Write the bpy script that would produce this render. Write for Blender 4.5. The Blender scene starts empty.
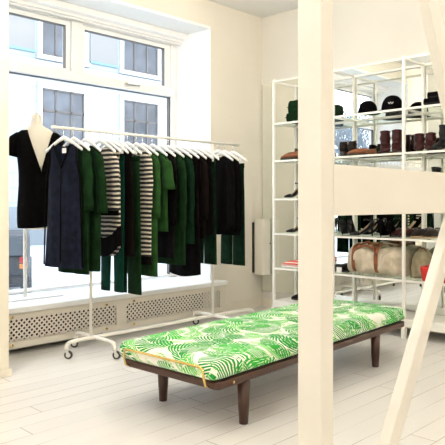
import bpy, bmesh, math, random
from mathutils import Vector, Matrix, noise
random.seed(7)
PI = math.pi
scn = bpy.context.scene
COL = scn.collection

# ------------------------------------------------------------------ materials
def _nodes(name):
    m = bpy.data.materials.new(name); m.use_nodes = True
    nt = m.node_tree
    b = nt.nodes.get('Principled BSDF')
    return m, nt, b

def mat(name, col, rough=0.5, metal=0.0, var=0.06, scale=12.0, bump=0.0, bscale=60.0, emit=None, spec=None):
    """plain painted / cloth / metal surface: colour wanders a little with a noise, optional bump"""
    m, nt, b = _nodes(name)
    tc = nt.nodes.new('ShaderNodeTexCoord')
    n = nt.nodes.new('ShaderNodeTexNoise'); n.inputs['Scale'].default_value = scale; n.inputs['Detail'].default_value = 3
    nt.links.new(tc.outputs['Object'], n.inputs['Vector'])
    r = nt.nodes.new('ShaderNodeValToRGB')
    lo = [max(0, c * (1 - var)) for c in col]; hi = [min(1, c * (1 + var)) for c in col]
    r.color_ramp.elements[0].position = 0.3; r.color_ramp.elements[1].position = 0.7
    r.color_ramp.elements[0].color = (*lo, 1); r.color_ramp.elements[1].color = (*hi, 1)
    nt.links.new(n.outputs['Fac'], r.inputs['Fac'])
    nt.links.new(r.outputs['Color'], b.inputs['Base Color'])
    b.inputs['Roughness'].default_value = rough
    b.inputs['Metallic'].default_value = metal
    if spec is not None: b.inputs['Specular IOR Level'].default_value = spec
    if bump > 0:
        n2 = nt.nodes.new('ShaderNodeTexNoise'); n2.inputs['Scale'].default_value = bscale; n2.inputs['Detail'].default_value = 4
        nt.links.new(tc.outputs['Object'], n2.inputs['Vector'])
        bp = nt.nodes.new('ShaderNodeBump'); bp.inputs['Strength'].default_value = bump; bp.inputs['Distance'].default_value = 0.01
        nt.links.new(n2.outputs['Fac'], bp.inputs['Height']); nt.links.new(bp.outputs['Normal'], b.inputs['Normal'])
    if emit:
        b.inputs['Emission Color'].default_value = (*emit[0], 1); b.inputs['Emission Strength'].default_value = emit[1]
    return m

class G:
    """tiny node-graph helper"""
    def __init__(s, nt): s.nt = nt
    def val(s, node, i, v):
        if isinstance(v, (int, float)): node.inputs[i].default_value = v
        elif isinstance(v, tuple): node.inputs[i].default_value = v
        else: s.nt.links.new(v, node.inputs[i])
    def m(s, op, a, b=0.0, c=None):
        n = s.nt.nodes.new('ShaderNodeMath'); n.operation = op
        s.val(n, 0, a); s.val(n, 1, b)
        if c is not None: s.val(n, 2, c)
        return n.outputs[0]
    def vm(s, op, a, b=(0, 0, 0)):
        n = s.nt.nodes.new('ShaderNodeVectorMath'); n.operation = op
        s.val(n, 0, a); s.val(n, 1, b)
        return n.outputs[0]
    def xyz(s, v):
        n = s.nt.nodes.new('ShaderNodeSeparateXYZ'); s.nt.links.new(v, n.inputs[0]); return n.outputs
    def comb(s, x, y, z=0.0):
        n = s.nt.nodes.new('ShaderNodeCombineXYZ'); s.val(n, 0, x); s.val(n, 1, y); s.val(n, 2, z); return n.outputs[0]
    def mix(s, f, a, b):
        n = s.nt.nodes.new('ShaderNodeMix'); n.data_type = 'RGBA'
        s.val(n, 0, f)
        for i, v in ((6, a), (7, b)):
            if isinstance(v, tuple): n.inputs[i].default_value = (*v, 1) if len(v) == 3 else v
            else: s.nt.links.new(v, n.inputs[i])
        return n.outputs[2]
    def obj(s):
        return s.nt.nodes.new('ShaderNodeTexCoord').outputs['Object']
    def geo(s):
        return s.nt.nodes.new('ShaderNodeNewGeometry').outputs['Position']

def stripe_mat(name, c1, c2, period=0.045, duty=0.45, rough=.85):
    m, nt, b = _nodes(name); g = G(nt)
    p = g.xyz(g.obj())
    wob = nt.nodes.new('ShaderNodeTexNoise'); wob.inputs['Scale'].default_value = 6
    nt.links.new(g.obj(), wob.inputs['Vector'])
    z = g.m('ADD', p[2], g.m('MULTIPLY', wob.outputs['Fac'], .02))
    f = g.m('FRACT', g.m('DIVIDE', z, period))
    k = g.m('LESS_THAN', f, duty)
    nt.links.new(g.mix(k, c1, c2), b.inputs['Base Color'])
    b.inputs['Roughness'].default_value = rough
    return m

def leaf_mat():
    m, nt, b = _nodes('leaf_print_cotton'); g = G(nt)
    o = g.xyz(g.obj())
    u = g.m('ADD', o[0], g.m('MULTIPLY', o[2], 1.0)); v = g.m('SUBTRACT', o[1], g.m('MULTIPLY', o[2], 1.0))
    co = g.comb(u, v)
    nz = nt.nodes.new('ShaderNodeTexNoise'); nz.inputs['Scale'].default_value = 5; nt.links.new(co, nz.inputs['Vector'])
    co = g.vm('ADD', co, g.vm('MULTIPLY', g.vm('SUBTRACT', nz.outputs['Color'], (.5, .5, .5)), (.03, .03, 0)))
    def layer(scale, L, W, freq, slant, duty, off, bend):
        vo = nt.nodes.new('ShaderNodeTexVoronoi'); vo.voronoi_dimensions = '2D'; vo.feature = 'F1'
        vo.inputs['Scale'].default_value = scale
        c = g.vm('ADD', co, off)
        nt.links.new(c, vo.inputs['Vector'])
        loc = g.vm('SUBTRACT', c, vo.outputs['Position'])
        cs = g.xyz(vo.outputs['Color'])
        rot = nt.nodes.new('ShaderNodeVectorRotate'); rot.rotation_type = 'Z_AXIS'
        nt.links.new(loc, rot.inputs['Vector']); nt.links.new(g.m('MULTIPLY', cs[0], 6.283), rot.inputs['Angle'])
        q = g.xyz(rot.outputs[0])
        x = q[0]; y = g.m('ADD', q[1], g.m('MULTIPLY', g.m('MULTIPLY', x, x), bend))
        ay = g.m('ABSOLUTE', y)
        xx = g.m('DIVIDE', x, L)
        wid = g.m('MULTIPLY', g.m('SUBTRACT', 1.0, g.m('MULTIPLY', xx, xx)), W)
        inside = g.m('LESS_THAN', ay, wid)
        ph = g.m('MULTIPLY', g.m('SUBTRACT', x, g.m('MULTIPLY', ay, slant)), freq)
        fr = g.m('GREATER_THAN', g.m('SINE', ph), duty)
        rib = g.m('LESS_THAN', ay, .0035)
        k = g.m('MULTIPLY', inside, g.m('MAXIMUM', fr, 0.0))
        k = g.m('MULTIPLY', k, g.m('SUBTRACT', 1.0, rib))
        return k, cs
    k1, c1 = layer(3.7, .165, .12, 180.0, 1.5, -.25, (.3, .7, 0), 2.6)
    k2, c2 = layer(6.0, .105, .055, 240.0, 1.3, -.4, (1.1, 2.3, 0), 4.0)
    k3, c3 = layer(10.0, .06, .026, 420.0, .9, -.5, (4.1, .3, 0), 5.0)
    base = (.86, .86, .78)
    light = g.mix(g.m('GREATER_THAN', c3[1], .5), (.20, .56, .11), (.34, .66, .18))
    mid = g.mix(g.m('GREATER_THAN', c2[1], .45), (.006, .32, .03), (.06, .50, .04))
    deep = g.mix(g.m('GREATER_THAN', c1[1], .5), (.002, .27, .035), (.012, .42, .035))
    c = g.mix(k3, base, light); c = g.mix(k2, c, mid); c = g.mix(k1, c, deep)
    nt.links.new(c, b.inputs['Base Color']); b.inputs['Roughness'].default_value = .8
    return m

def grille_mat(base):
    m, nt, b = _nodes('perforated_panel'); g = G(nt)
    o = g.xyz(g.geo())
    def cell(off):
        fx = g.m('SUBTRACT', g.m('FRACT', g.m('ADD', g.m('DIVIDE', o[0], .046), off)), .5)
        fz = g.m('SUBTRACT', g.m('FRACT', g.m('ADD', g.m('DIVIDE', o[2], .046), off)), .5)
        ax = g.m('ABSOLUTE', fx); az = g.m('ABSOLUTE', fz)
        dia = g.m('ADD', ax, az)
        return dia
    d = g.m('MINIMUM', cell(0.0), cell(.5))
    hole = g.m('LESS_THAN', d, .30)
    b.inputs['Base Color'].default_value = (*base, 1); b.inputs['Roughness'].default_value = .5
    tr = nt.nodes.new('ShaderNodeBsdfTransparent'); mx = nt.nodes.new('ShaderNodeMixShader')
    nt.links.new(hole, mx.inputs[0]); nt.links.new(b.outputs[0], mx.inputs[1]); nt.links.new(tr.outputs[0], mx.inputs[2])
    nt.links.new(mx.outputs[0], nt.nodes['Material Output'].inputs[0])
    return m

def floor_mat():
    m, nt, b = _nodes('white_floorboards'); g = G(nt)
    p = g.xyz(g.geo())
    row = g.m('DIVIDE', p[1], .145); ri = g.m('FLOOR', row); fy = g.m('FRACT', row)
    wn = nt.nodes.new('ShaderNodeTexWhiteNoise'); wn.noise_dimensions = '1D'; nt.links.new(ri, wn.inputs['W'])
    xx = g.m('DIVIDE', g.m('ADD', p[0], g.m('MULTIPLY', wn.outputs['Value'], 3.1)), 2.6)
    fx = g.m('FRACT', xx)
    wn2 = nt.nodes.new('ShaderNodeTexWhiteNoise'); wn2.noise_dimensions = '2D'
    nt.links.new(g.comb(ri, g.m('FLOOR', xx)), wn2.inputs['Vector'])
    nz = nt.nodes.new('ShaderNodeTexNoise'); nz.inputs['Scale'].default_value = 1.0; nz.inputs['Detail'].default_value = 5
    nt.links.new(g.comb(g.m('MULTIPLY', p[0], 1.2), g.m('MULTIPLY', p[1], 9.0)), nz.inputs['Vector'])
    # seam width differs along the boards
    nw = nt.nodes.new('ShaderNodeTexNoise'); nw.inputs['Scale'].default_value = 1.3; nt.links.new(g.geo(), nw.inputs['Vector'])
    sw = g.m('MULTIPLY', g.m('SUBTRACT', nw.outputs['Fac'], .28), .10)
    seam = g.m('MAXIMUM', g.m('LESS_THAN', fy, sw), g.m('LESS_THAN', fx, .0018))
    tone = g.m('ADD', .93, g.m('MULTIPLY', wn2.outputs['Value'], .07))
    tone = g.m('MULTIPLY', tone, g.m('ADD', .95, g.m('MULTIPLY', nz.outputs['Fac'], .1)))
    base = g.vm('MULTIPLY', (.80, .765, .715), (1, 1, 1))
    sc = nt.nodes.new('ShaderNodeVectorMath'); sc.operation = 'SCALE'; sc.inputs[0].default_value = (.76, .735, .70)
    nt.links.new(tone, sc.inputs['Scale'])
    c = g.mix(seam, sc.outputs[0], (.30, .26, .21))
    nt.links.new(c, b.inputs['Base Color'])
    rr = g.m('ADD', .22, g.m('MULTIPLY', nz.outputs['Fac'], .2)); nt.links.new(rr, b.inputs['Roughness'])
    bp = nt.nodes.new('ShaderNodeBump'); bp.inputs['Strength'].default_value = .25; bp.inputs['Distance'].default_value = .004
    nt.links.new(g.m('SUBTRACT', nz.outputs['Fac'], seam), bp.inputs['Height']); nt.links.new(bp.outputs[0], b.inputs['Normal'])
    return m

def wood_mat(name, c1, c2, axis=0, rough=.35):
    m, nt, b = _nodes(name); g = G(nt)
    o = g.xyz(g.obj()); k = [30.0, 30.0, 30.0]; k[axis] = 2.5
    nz = nt.nodes.new('ShaderNodeTexNoise'); nz.inputs['Scale'].default_value = 1.0; nz.inputs['Detail'].default_value = 6
    nt.links.new(g.comb(g.m('MULTIPLY', o[0], k[0]), g.m('MULTIPLY', o[1], k[1]), g.m('MULTIPLY', o[2], k[2])), nz.inputs['Vector'])
    nt.links.new(g.mix(nz.outputs['Fac'], c1, c2), b.inputs['Base Color']); b.inputs['Roughness'].default_value = rough
    return m

def glass_mat(name, tint, refl=.06):
    m, nt, b = _nodes(name); nt.nodes.remove(b)
    g = G(nt)
    nz = nt.nodes.new('ShaderNodeTexNoise'); nz.inputs['Scale'].default_value = 2; nt.links.new(g.obj(), nz.inputs['Vector'])
    tr = nt.nodes.new('ShaderNodeBsdfTransparent')
    nt.links.new(g.mix(nz.outputs['Fac'], tint, tuple(min(1, c * 1.02) for c in tint)), tr.inputs[0])
    gl = nt.nodes.new('ShaderNodeBsdfGlossy'); gl.inputs['Roughness'].default_value = .02
    mx = nt.nodes.new('ShaderNodeMixShader'); mx.inputs[0].default_value = refl
    nt.links.new(tr.outputs[0], mx.inputs[1]); nt.links.new(gl.outputs[0], mx.inputs[2])
    nt.links.new(mx.outputs[0], nt.nodes['Material Output'].inputs[0])
    return m

def facade_mat():
    m, nt, b = _nodes('rusticated_facade'); g = G(nt)
    p = g.xyz(g.geo())
    f = g.m('FRACT', g.m('DIVIDE', p[2], .62)); k = g.m('LESS_THAN', f, .05)
    row = g.m('FLOOR', g.m('DIVIDE', p[2], .62))
    fx = g.m('FRACT', g.m('ADD', g.m('DIVIDE', p[0], 1.4), g.m('MULTIPLY', row, .5))); kx = g.m('LESS_THAN', fx, .015)
    nz = nt.nodes.new('ShaderNodeTexNoise'); nz.inputs['Scale'].default_value = .8; nt.links.new(g.geo(), nz.inputs['Vector'])
    c = g.mix(nz.outputs['Fac'], (.36, .41, .45), (.40, .45, .49))
    c = g.mix(g.m('MAXIMUM', k, g.m('MULTIPLY', kx, .0)), c, (.27, .31, .36))
    nt.links.new(c, b.inputs['Base Color']); b.inputs['Roughness'].default_value = .8
    return m

M = {}
M['wall'] = mat('warm_white_plaster', (.76, .715, .625), .85, var=.02, scale=2, bump=.05, bscale=25)
M['backwall'] = mat('grey_white_plaster', (.70, .675, .615), .85, var=.02, scale=2, bump=.05, bscale=25)
M['ceiling'] = mat('white_ceiling_paint', (.84, .83, .81), .9, var=.01)
M['floor'] = floor_mat()
M['frame'] = mat('window_white_gloss', (.88, .875, .86), .35, var=.02)
M['reveal'] = mat('reveal_white', (.86, .86, .86), .7, var=.01)
M['cream'] = mat('cream_gloss_paint', (.74, .69, .59), .4, var=.03, scale=5)
M['grille'] = grille_mat((.74, .69, .60))
M['timber'] = mat('cream_painted_timber', (.725, .695, .63), .55, var=.02, scale=4, bump=.12, bscale=14)
M['pillar'] = mat('cream_painted_pillar', (.78, .72, .60), .55, var=.03, scale=4, bump=.1, bscale=14)
M['steel'] = mat('white_lacquered_steel', (.84, .82, .76), .3, var=.02)
M['rack'] = mat('cream_lacquered_tube', (.80, .77, .69), .3, var=.02)
M['glassshelf'] = glass_mat('shelf_glass', (.93, .97, .94), .05)
M['glass'] = glass_mat('window_glass', (.97, .985, .99), .03)
M['brass'] = mat('polished_brass', (.78, .55, .18), .2, 1.0, var=.05)
M['chrome'] = mat('chrome', (.7, .7, .7), .15, 1.0, var=.03)
M['rubber'] = mat('dark_rubber', (.035, .033, .03), .5)
M['castergrey'] = mat('caster_housing', (.62, .61, .58), .35, var=.05)
M['walnut'] = wood_mat('dark_walnut_x', (.030, .009, .005), (.075, .025, .011), 0)
M['walnutz'] = wood_mat('dark_walnut_z', (.028, .009, .005), (.070, .023, .010), 2)
M['leaf'] = leaf_mat()
M['blackline'] = mat('mattress_gap_shade', (.012, .01, .009), .7)
M['hanger'] = mat('white_plastic', (.84, .83, .80), .3, var=.02)
M['mann'] = mat('mannequin_cloth', (.78, .72, .60), .7, var=.04, scale=8)
M['black'] = mat('black_jersey', (.0035, .003, .003), .95, var=.3, scale=20, bump=.3, bscale=80, spec=.05)
M['brownblack'] = mat('brown_black_cloth', (.0055, .0035, .003), .95, var=.4, scale=14, bump=.3, spec=.05)
M['navy'] = mat('dark_slate_linen', (.0065, .0085, .018), .85, var=.5, scale=18, bump=.5, bscale=120, spec=.1)
M['green1'] = mat('bottle_green_knit', (.0065, .023, .007), .9, var=.3, scale=14, bump=.4, bscale=90, spec=.05)
M['green2'] = mat('leaf_green_cotton', (.016, .054, .012), .85, var=.25, scale=14, bump=.3, spec=.08)
M['green3'] = mat('dark_forest_wool', (.004, .017, .007), .9, var=.35, scale=16, bump=.4, spec=.05)
M['teal'] = mat('deep_teal_cotton', (.0015, .030, .019), .85, var=.3, scale=12, bump=.3, spec=.1)
M['stripe'] = stripe_mat('black_cream_stripe', (.012, .010, .009), (.60, .53, .43), .037, .42)
M['leather_black'] = mat('black_leather', (.004, .0035, .004), .45, var=.3, spec=.25)
M['leather_maroon'] = mat('oxblood_leather', (.035, .004, .004), .5, var=.4, scale=25, spec=.25)
M['leather_brown'] = mat('dark_brown_leather', (.012, .005, .003), .55, var=.4, scale=25, spec=.25)
M['leather_tan'] = mat('tan_leather', (.20, .065, .018), .5, var=.3, scale=25)
M['leather_strap'] = mat('cognac_leather', (.20, .058, .015), .5, var=.3, scale=20)
M['canvas'] = mat('natural_canvas', (.55, .47, .36), .9, var=.15, scale=14, bump=.6, bscale=18)
M['khaki'] = mat('khaki_canvas', (.34, .29, .19), .9, var=.25, scale=14, bump=.6, bscale=18)
M['red'] = mat('bright_red_canvas', (.62, .02, .015), .6, var=.2)
M['redstripe'] = stripe_mat('red_white_stripe', (.62, .06, .04), (.8, .72, .65), .03, .4)
M['feltblack'] = mat('black_felt', (.003, .0025, .003), .95, var=.4, scale=30, bump=.5, bscale=100, spec=.04)
M['card'] = mat('white_card', (.85, .85, .85), .6, var=.01)
M['insole'] = mat('pale_insole', (.55, .38, .22), .6, var=.1)
M['facade'] = facade_mat()
M['trimw'] = mat('facade_white_trim', (.46, .50, .54), .7, var=.02)
M['panelg'] = mat('facade_grey_render', (.25, .25, .25), .8, var=.03, scale=1)
M['paneblue'] = mat('dark_blue_pane', (.085, .10, .125), .15, var=.5, scale=.9)
M['winframe'] = mat('brown_grey_window_frame', (.10, .09, .09), .5)
M['basegrey'] = mat('grey_basement_stone', (.22, .25, .28), .8, var=.2, scale=.6)
M['turq'] = mat('turquoise_sill', (.16, .30, .33), .6)
M['snow'] = mat('trodden_snow', (.50, .55, .60), .9, var=.06, scale=1.2, bump=.6, bscale=3)
M['bark'] = mat('frosted_bark', (.14, .17, .21), .9, var=.2)
M['carpaint'] = mat('grey_car_paint', (.045, .05, .06), .3, .3, var=.1)
M['carblack'] = mat('black_car_trim', (.02, .022, .028), .4)
M['carglass'] = mat('car_glass', (.03, .04, .05), .08)
M['redlamp'] = mat('red_tail_lamp', (.28, .012, .02), .3)
M['orangelamp'] = mat('orange_indicator', (.45, .16, .04), .3)
M['boxpaint'] = mat('ivory_enamel', (.80, .76, .67), .35, var=.01)
M['pipe'] = mat('painted_pipe', (.42, .38, .32), .5)
M['darkvoid'] = mat('painted_recess_shade', (.04, .035, .03), .8)  # near-black colour stands in for shade behind the grille and box
mm, nt, b = _nodes('silvered_glass'); g = G(nt)
nz = nt.nodes.new('ShaderNodeTexNoise'); nz.inputs['Scale'].default_value = 1; nt.links.new(g.obj(), nz.inputs['Vector'])
nt.links.new(g.mix(nz.outputs['Fac'], (.89, .92, .89), (.91, .93, .90)), b.inputs['Base Color'])
b.inputs['Metallic'].default_value = 1; b.inputs['Roughness'].default_value = 0.0
M['mirror'] = mm

# ------------------------------------------------------------------ mesh helpers
class MB:
    def __init__(s): s.bm = bmesh.new()
    def box(s, x0, x1, y0, y1, z0, z1):
        v = [s.bm.verts.new(p) for p in ((x0,y0,z0),(x1,y0,z0),(x1,y1,z0),(x0,y1,z0),(x0,y0,z1),(x1,y0,z1),(x1,y1,z1),(x0,y1,z1))]
        for f in ((3,2,1,0),(4,5,6,7),(0,1,5,4),(1,2,6,5),(2,3,7,6),(3,0,4,7)): s.bm.faces.new([v[i] for i in f])
        return s
    def prism(s, pts, axis, a, b):
        """extrude a 2-D outline; axis is the extrusion axis"""
        def mk(p, q):
            return {0: (q, p[0], p[1]), 1: (p[0], q, p[1]), 2: (p[0], p[1], q)}[axis]
        A = [s.bm.verts.new(mk(p, a)) for p in pts]; B = [s.bm.verts.new(mk(p, b)) for p in pts]
        n = len(pts)
        s.bm.faces.new(A); s.bm.faces.new(B[::-1])
        for i in range(n): s.bm.faces.new((A[i], B[i], B[(i+1) % n], A[(i+1) % n]))
        return s
    def rings(s, rings, cap0=True, cap1=True, closed=True):
        R = [[s.bm.verts.new(p) for p in r] for r in rings]
        n = len(rings[0]); m = n if closed else n - 1
        for a, b in zip(R, R[1:]):
            for i in range(m): s.bm.faces.new((a[i], a[(i+1) % n], b[(i+1) % n], b[i]))
        if cap0 and closed: s.bm.faces.new(R[0][::-1])
        if cap1 and closed: s.bm.faces.new(R[-1])
        return R
    def tube(s, pts, r, n=8, ry=None, cap=True):
        """round (or elliptical) tube along a polyline, r may be a list"""
        pts = [Vector(p) for p in pts]; rr = r if isinstance(r, (list, tuple)) else [r] * len(pts)
        rings = []; up = None
        for i, p in enumerate(pts):
            d = (pts[min(i+1, len(pts)-1)] - pts[max(i-1, 0)]).normalized()
            if up is None:
                up = Vector((0, 0, 1)) if abs(d.z) < .9 else Vector((0, 1, 0))
            sd = d.cross(up).normalized(); up = sd.cross(d).normalized()
            k = (ry / r) if ry and not isinstance(r, (list, tuple)) else 1
            rings.append([p + sd * (rr[i] * math.cos(2*PI*j/n)) + up * (rr[i] * k * math.sin(2*PI*j/n)) for j in range(n)])
        s.rings(rings, cap, cap); return s
    def lathe(s, prof, c=(0, 0, 0), n=20, axis=2):
        rings = []
        for r, z in prof:
            ring = []
            for j in range(n):
                a = 2*PI*j/n; x, y = r*math.cos(a), r*math.sin(a)
                p = {2: (x, y, z), 0: (z, x, y), 1: (x, z, y)}[axis]
                ring.append((c[0]+p[0], c[1]+p[1], c[2]+p[2]))
            rings.append(ring)
        s.rings(rings); return s
    def make(s, name, m, parent=None, loc=(0, 0, 0), rz=0, smooth=False, bevel=0, sub=0, solid=0):
        bmesh.ops.recalc_face_normals(s.bm, faces=s.bm.faces)
        me = bpy.data.meshes.new(name); s.bm.to_mesh(me); s.bm.free()
        o = bpy.data.objects.new(name, me); COL.objects.link(o)
        me.materials.append(M[m] if isinstance(m, str) else m)
        o.location = loc; o.rotation_euler = (0, 0, rz)
        if smooth:
            for p in me.polygons: p.use_smooth = True
        if parent: o.parent = parent
        if solid:
            d = o.modifiers.new('s', 'SOLIDIFY'); d.thickness = solid; d.offset = 0
        if bevel:
            d = o.modifiers.new('b', 'BEVEL'); d.width = bevel; d.segments = 2; d.limit_method = 'ANGLE'
        if sub:
            d = o.modifiers.new('u', 'SUBSURF'); d.levels = sub; d.render_levels = sub
        return o

def tag(o, label=None, cat=None, group=None, kind=None):
    if label: o['label'] = label
    if cat: o['category'] = cat
    if group: o['group'] = group
    if kind: o['kind'] = kind
    return o
def thing(name, label, cat, loc=(0, 0, 0), rz=0, group=None):
    o = bpy.data.objects.new(name, None); COL.objects.link(o); o.empty_display_size = .1
    o.location = loc; o.rotation_euler = (0, 0, rz)
    return tag(o, label, cat, group)
def struct(name, mb, m, **k):
    return tag(mb.make(name, m, **k), kind='structure')
def copy_tree(o, parent=None):
    c = o.copy(); COL.objects.link(c)
    if parent: c.parent = parent
    for ch in list(o.children): copy_tree(ch, c)
    return c

# ------------------------------------------------------------------ room shell
XW, YW, ZC = 5.62, 4.88, 3.5       # back wall plane, window wall plane, ceiling
XL, YR = -2.6, -2.6
WX0, WX1, WZ0, WZ1, WY = 2.03, 4.69, .40, 3.17, 5.45
struct('floor', MB().box(XL-.2, XW+.2, YR-.2, WY, -.1, 0), 'floor')
struct('ceiling', MB().box(XL-.2, XW+.2, YR-.2, WY+.1, ZC, ZC+.1), 'ceiling')
w = MB()
w.prism([(XL-.2, YW), (1.95, YW), (WX0, WY+.1), (XL-.2, WY+.1)], 2, 0, ZC)
w.prism([(4.75, YW), (XW+.2, YW), (XW+.2, WY+.1), (WX1, WY+.1)], 2, 0, ZC)
w.prism([(1.95, YW), (4.75, YW), (4.75, WY+.1), (1.95, WY+.1)], 2, WZ1+.05, ZC)
w.box(1.95, 4.75, 5.15, WY+.1, 0, .345)
struct('wall_window_side', w, 'wall')
r = MB()   # white-painted linings of the window recess
r.prism([(1.95, YW+.002), (1.951, YW), (WX0+.003, WY), (WX0, WY)], 2, .39, WZ1+.05)
r.prism([(4.749, YW), (4.744, YW-.001), (WX1-.006, WY), (WX1, WY)], 2, .39, WZ1+.05)
r.box(1.951, 4.745, YW+.001, WY, WZ1+.02, WZ1+.06)
struct('trim_window_recess', r, 'reveal')
struct('wall_mirror_side', MB().box(XW, XW+.2, YR-.2, YW, 0, ZC), 'backwall')
struct('wall_camera_side', MB().box(XL-.2, XL, YR-.2, YW, 0, ZC), 'wall')
struct('wall_right', MB().box(XL, XW, YR-.2, YR, 0, ZC), 'wall')
struct('baseboard_window_side', MB().box(4.89, XW, YW-.018, YW, 0, .11), 'cream', bevel=.004)
struct('baseboard_mirror_side', MB().box(XW-.018, XW, YR, YW-.018, 0, .11), 'cream', bevel=.004)

# window
def bars(rects, y0, y1):
    m = MB()
    for x0, x1, z0, z1 in rects: m.box(x0, x1, y0, y1, z0, z1)
    return m
win = thing('window_1', None, None, (0, 0, 0)); tag(win, kind='structure')
def wpart(n, rects, y0, y1, m='frame', bev=.006): return bars(rects, y0, y1).make(n, m, win, bevel=bev)
wpart('outer_frame', [(WX0, 2.09, WZ0, WZ1), (4.62, WX1, WZ0, WZ1), (2.09, 4.62, 3.08, WZ1), (2.09, 4.62, WZ0, .425)], 5.40, 5.52)
wpart('transom', [(2.09, 4.62, 2.48, 2.575)], 5.37, 5.52)
wpart('mullion', [(3.30, 3.42, 2.575, 3.08)], 5.38, 5.52)
for a, b_, n in ((2.09, 3.30, 0), (3.42, 4.62, 1)):
    s_ = .05 if n == 0 else .05
    t = s_ + .035
    wpart('sash', [(a, a+s_, 2.575, 3.08), (b_-(t if n else s_), b_, 2.575, 3.08), (a+s_, b_-(t if n else s_), 3.035, 3.08), (a+s_, b_-(t if n else s_), 2.575, 2.60)], 5.42, 5.49, bev=.004)
    MB().box(a+.04, b_-.04, 5.452, 5.458, 2.59, 3.05).make('pane', 'glass', win)
wpart('glazing_gasket', [(2.09, 2.098, .425, 2.48), (4.605, 4.62, .425, 2.48), (2.098, 4.605, 2.472, 2.48)], 5.425, 5.47, 'winframe', 0)
wpart('glazing_gasket', [(3.47, 4.535, 3.027, 3.035), (4.527, 4.535, 2.60, 3.027), (2.14, 3.25, 3.027, 3.035), (3.242, 3.25, 2.60, 3.027)], 5.425, 5.47, 'winframe', 0)
MB().box(2.098, 4.605, 5.45, 5.456, .425, 2.472).make('pane', 'glass', win)
l = MB(); l.tube([(3.95, 5.36, 2.53), (4.05, 5.34, 2.53), (4.12, 5.34, 2.535)], .008, 6); l.box(3.93, 3.97, 5.35, 5.37, 2.515, 2.545)
l.make('window_catch', 'chrome', win)
h = MB()   # stepped head moulding under the recess ceiling
h.box(1.97, 4.74, 5.30, 5.40, 3.10, WZ1+.02); h.box(1.97, 4.74, 5.22, 5.30, 3.13, WZ1+.02); h.tube([(2.0, 5.33, 3.09), (4.7, 5.33, 3.09)], .012)
struct('trim_window_head', h, 'frame', bevel=.006)
struct('trim_window_sill', MB().box(1.90, 4.86, 4.72, 5.45, .345, .39), 'frame', bevel=.008)

# radiator cover beneath the sill
rc = thing('radiator_cover', 'cream radiator cover with two perforated panels under the shop window', 'radiator cover', (1.9, 4.75, 0))
def rp(n, mb, m, **k):
    o = mb.make(n, m, rc, **k); o.location = (-1.9, -4.75, 0); return o
f = MB()
GR = [(2.02, 3.385), (3.50, 4.765)]
f.box(1.92, 4.85, 4.75, 4.77, .29, .345); f.box(1.92, 4.85, 4.75, 4.77, .05, .105)
f.box(1.92, 2.02, 4.75, 4.77, .105, .29); f.box(3.385, 3.50, 4.75, 4.77, .105, .29); f.box(4.765, 4.85, 4.75, 4.77, .105, .29)
f.box(1.92, 4.85, 4.742, 4.75, .318, .326)
rp('front_frame', f, 'cream')
rp('side_panel', MB().box(4.83, 4.85, 4.77, 4.88, .0, .345), 'cream')
for a, b_ in GR: rp('grille_panel', MB().box(a, b_, 4.757, 4.763, .105, .29), 'grille')
for x, z in ((2.345, .312), (2.345, .078), (3.27, .306), (3.27, .085), (3.585, .306), (3.585, .085)):
    rp('latch', MB().lathe([(0, -.006), (.011, -.006), (.013, 0), (.011, .004)], (x, 4.744, z), 12, 1), 'brass', smooth=True)
rad = thing('radiator', 'old column radiator, coloured dark as shade, hidden behind the perforated cover', 'radiator', (2.0, 4.95, 0))
m_ = MB()
for i in range(38):
    x = .03 + i * .07; m_.box(x, x+.035, -.05, .05, .08, .32)
m_.make('fin_block', 'darkvoid', rad, bevel=.01)
MB().tube([(0, 0, .1), (2.7, 0, .1)], .02).make('collector_pipe', 'darkvoid', rad)
p = MB(); p.tube([(1.0, 4.86, .03), (3.3, 4.86, .03)], .014); p.tube([(1.0, 4.92, .055), (3.3, 4.92, .055)], .014)
tag(p.make('heating_pipes', 'pipe'), 'pair of thin heating pipes in the gap below the radiator cover', 'pipe')

# ivory box on the window wall beside the corner
wb = thing('wall_box', 'ivory enamel metal wall box with rounded edges beside the mirror corner', 'wall box', (5.45, YW, .40))
def rbox(x0, x1, y0, y1, z0, z1, r, n=6):
    pts = []
    for cx, cy, a0 in ((x1-r, y1-r, 0), (x0+r, y1-r, 90), (x0+r, y0+r, 180), (x1-r, y0+r, 270)):
        for i in range(n+1):
            a = math.radians(a0 + 90*i/n); pts.append((cx+r*math.cos(a), cy+r*math.sin(a)))
    return MB().prism(pts, 2, z0, z1)
rbox(0, .145, -.17, -.012, 0, .655, .03).make('body', 'boxpaint', wb, smooth=False, bevel=.004)
MB().box(-.012, .13, -.012, 0, .02, .62).make('shadow_gap_strip', 'darkvoid', wb)  # dark strip painted in for the shadow gap behind the box
MB().lathe([(0, -.006), (.008, -.006), (.009, 0)], (.118, -.17, .37), 10, 1).make('lock', 'rubber', wb)

# ------------------------------------------------------------------ painted timber frame in the foreground
tf = thing('timber_frame', 'cream painted timber posts with crossbeam and diagonal braces in the foreground', 'timber frame', (1.86, 1.35, 0))
def tp(n, mb):
    o = mb.make(n, 'timber', tf, bevel=.004); o.location = (-1.86, -1.35, 0); return o
tp('post', MB().box(1.814, 1.892, 1.294, 1.40, 0, ZC))
tp('post', MB().box(3.60, 3.68, 1.294, 1.40, 0, ZC))
tp('crossbeam', MB().box(1.893, 3.6, 1.294, 1.372, 1.203, 1.395))
def brace(x0, z0, x1, z1, w, y0, y1):
    return MB().prism([(x0, z0), (x0+w, z0), (x1+w, z1), (x1, z1)], 1, y0, y1)
tp('lower_brace', brace(2.135, 0, 2.925, 1.202, .10, 1.294, 1.345))
tp('upper_brace', brace(3.055, 1.396, 1.95, ZC, .125, 1.294, 1.345))

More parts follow.
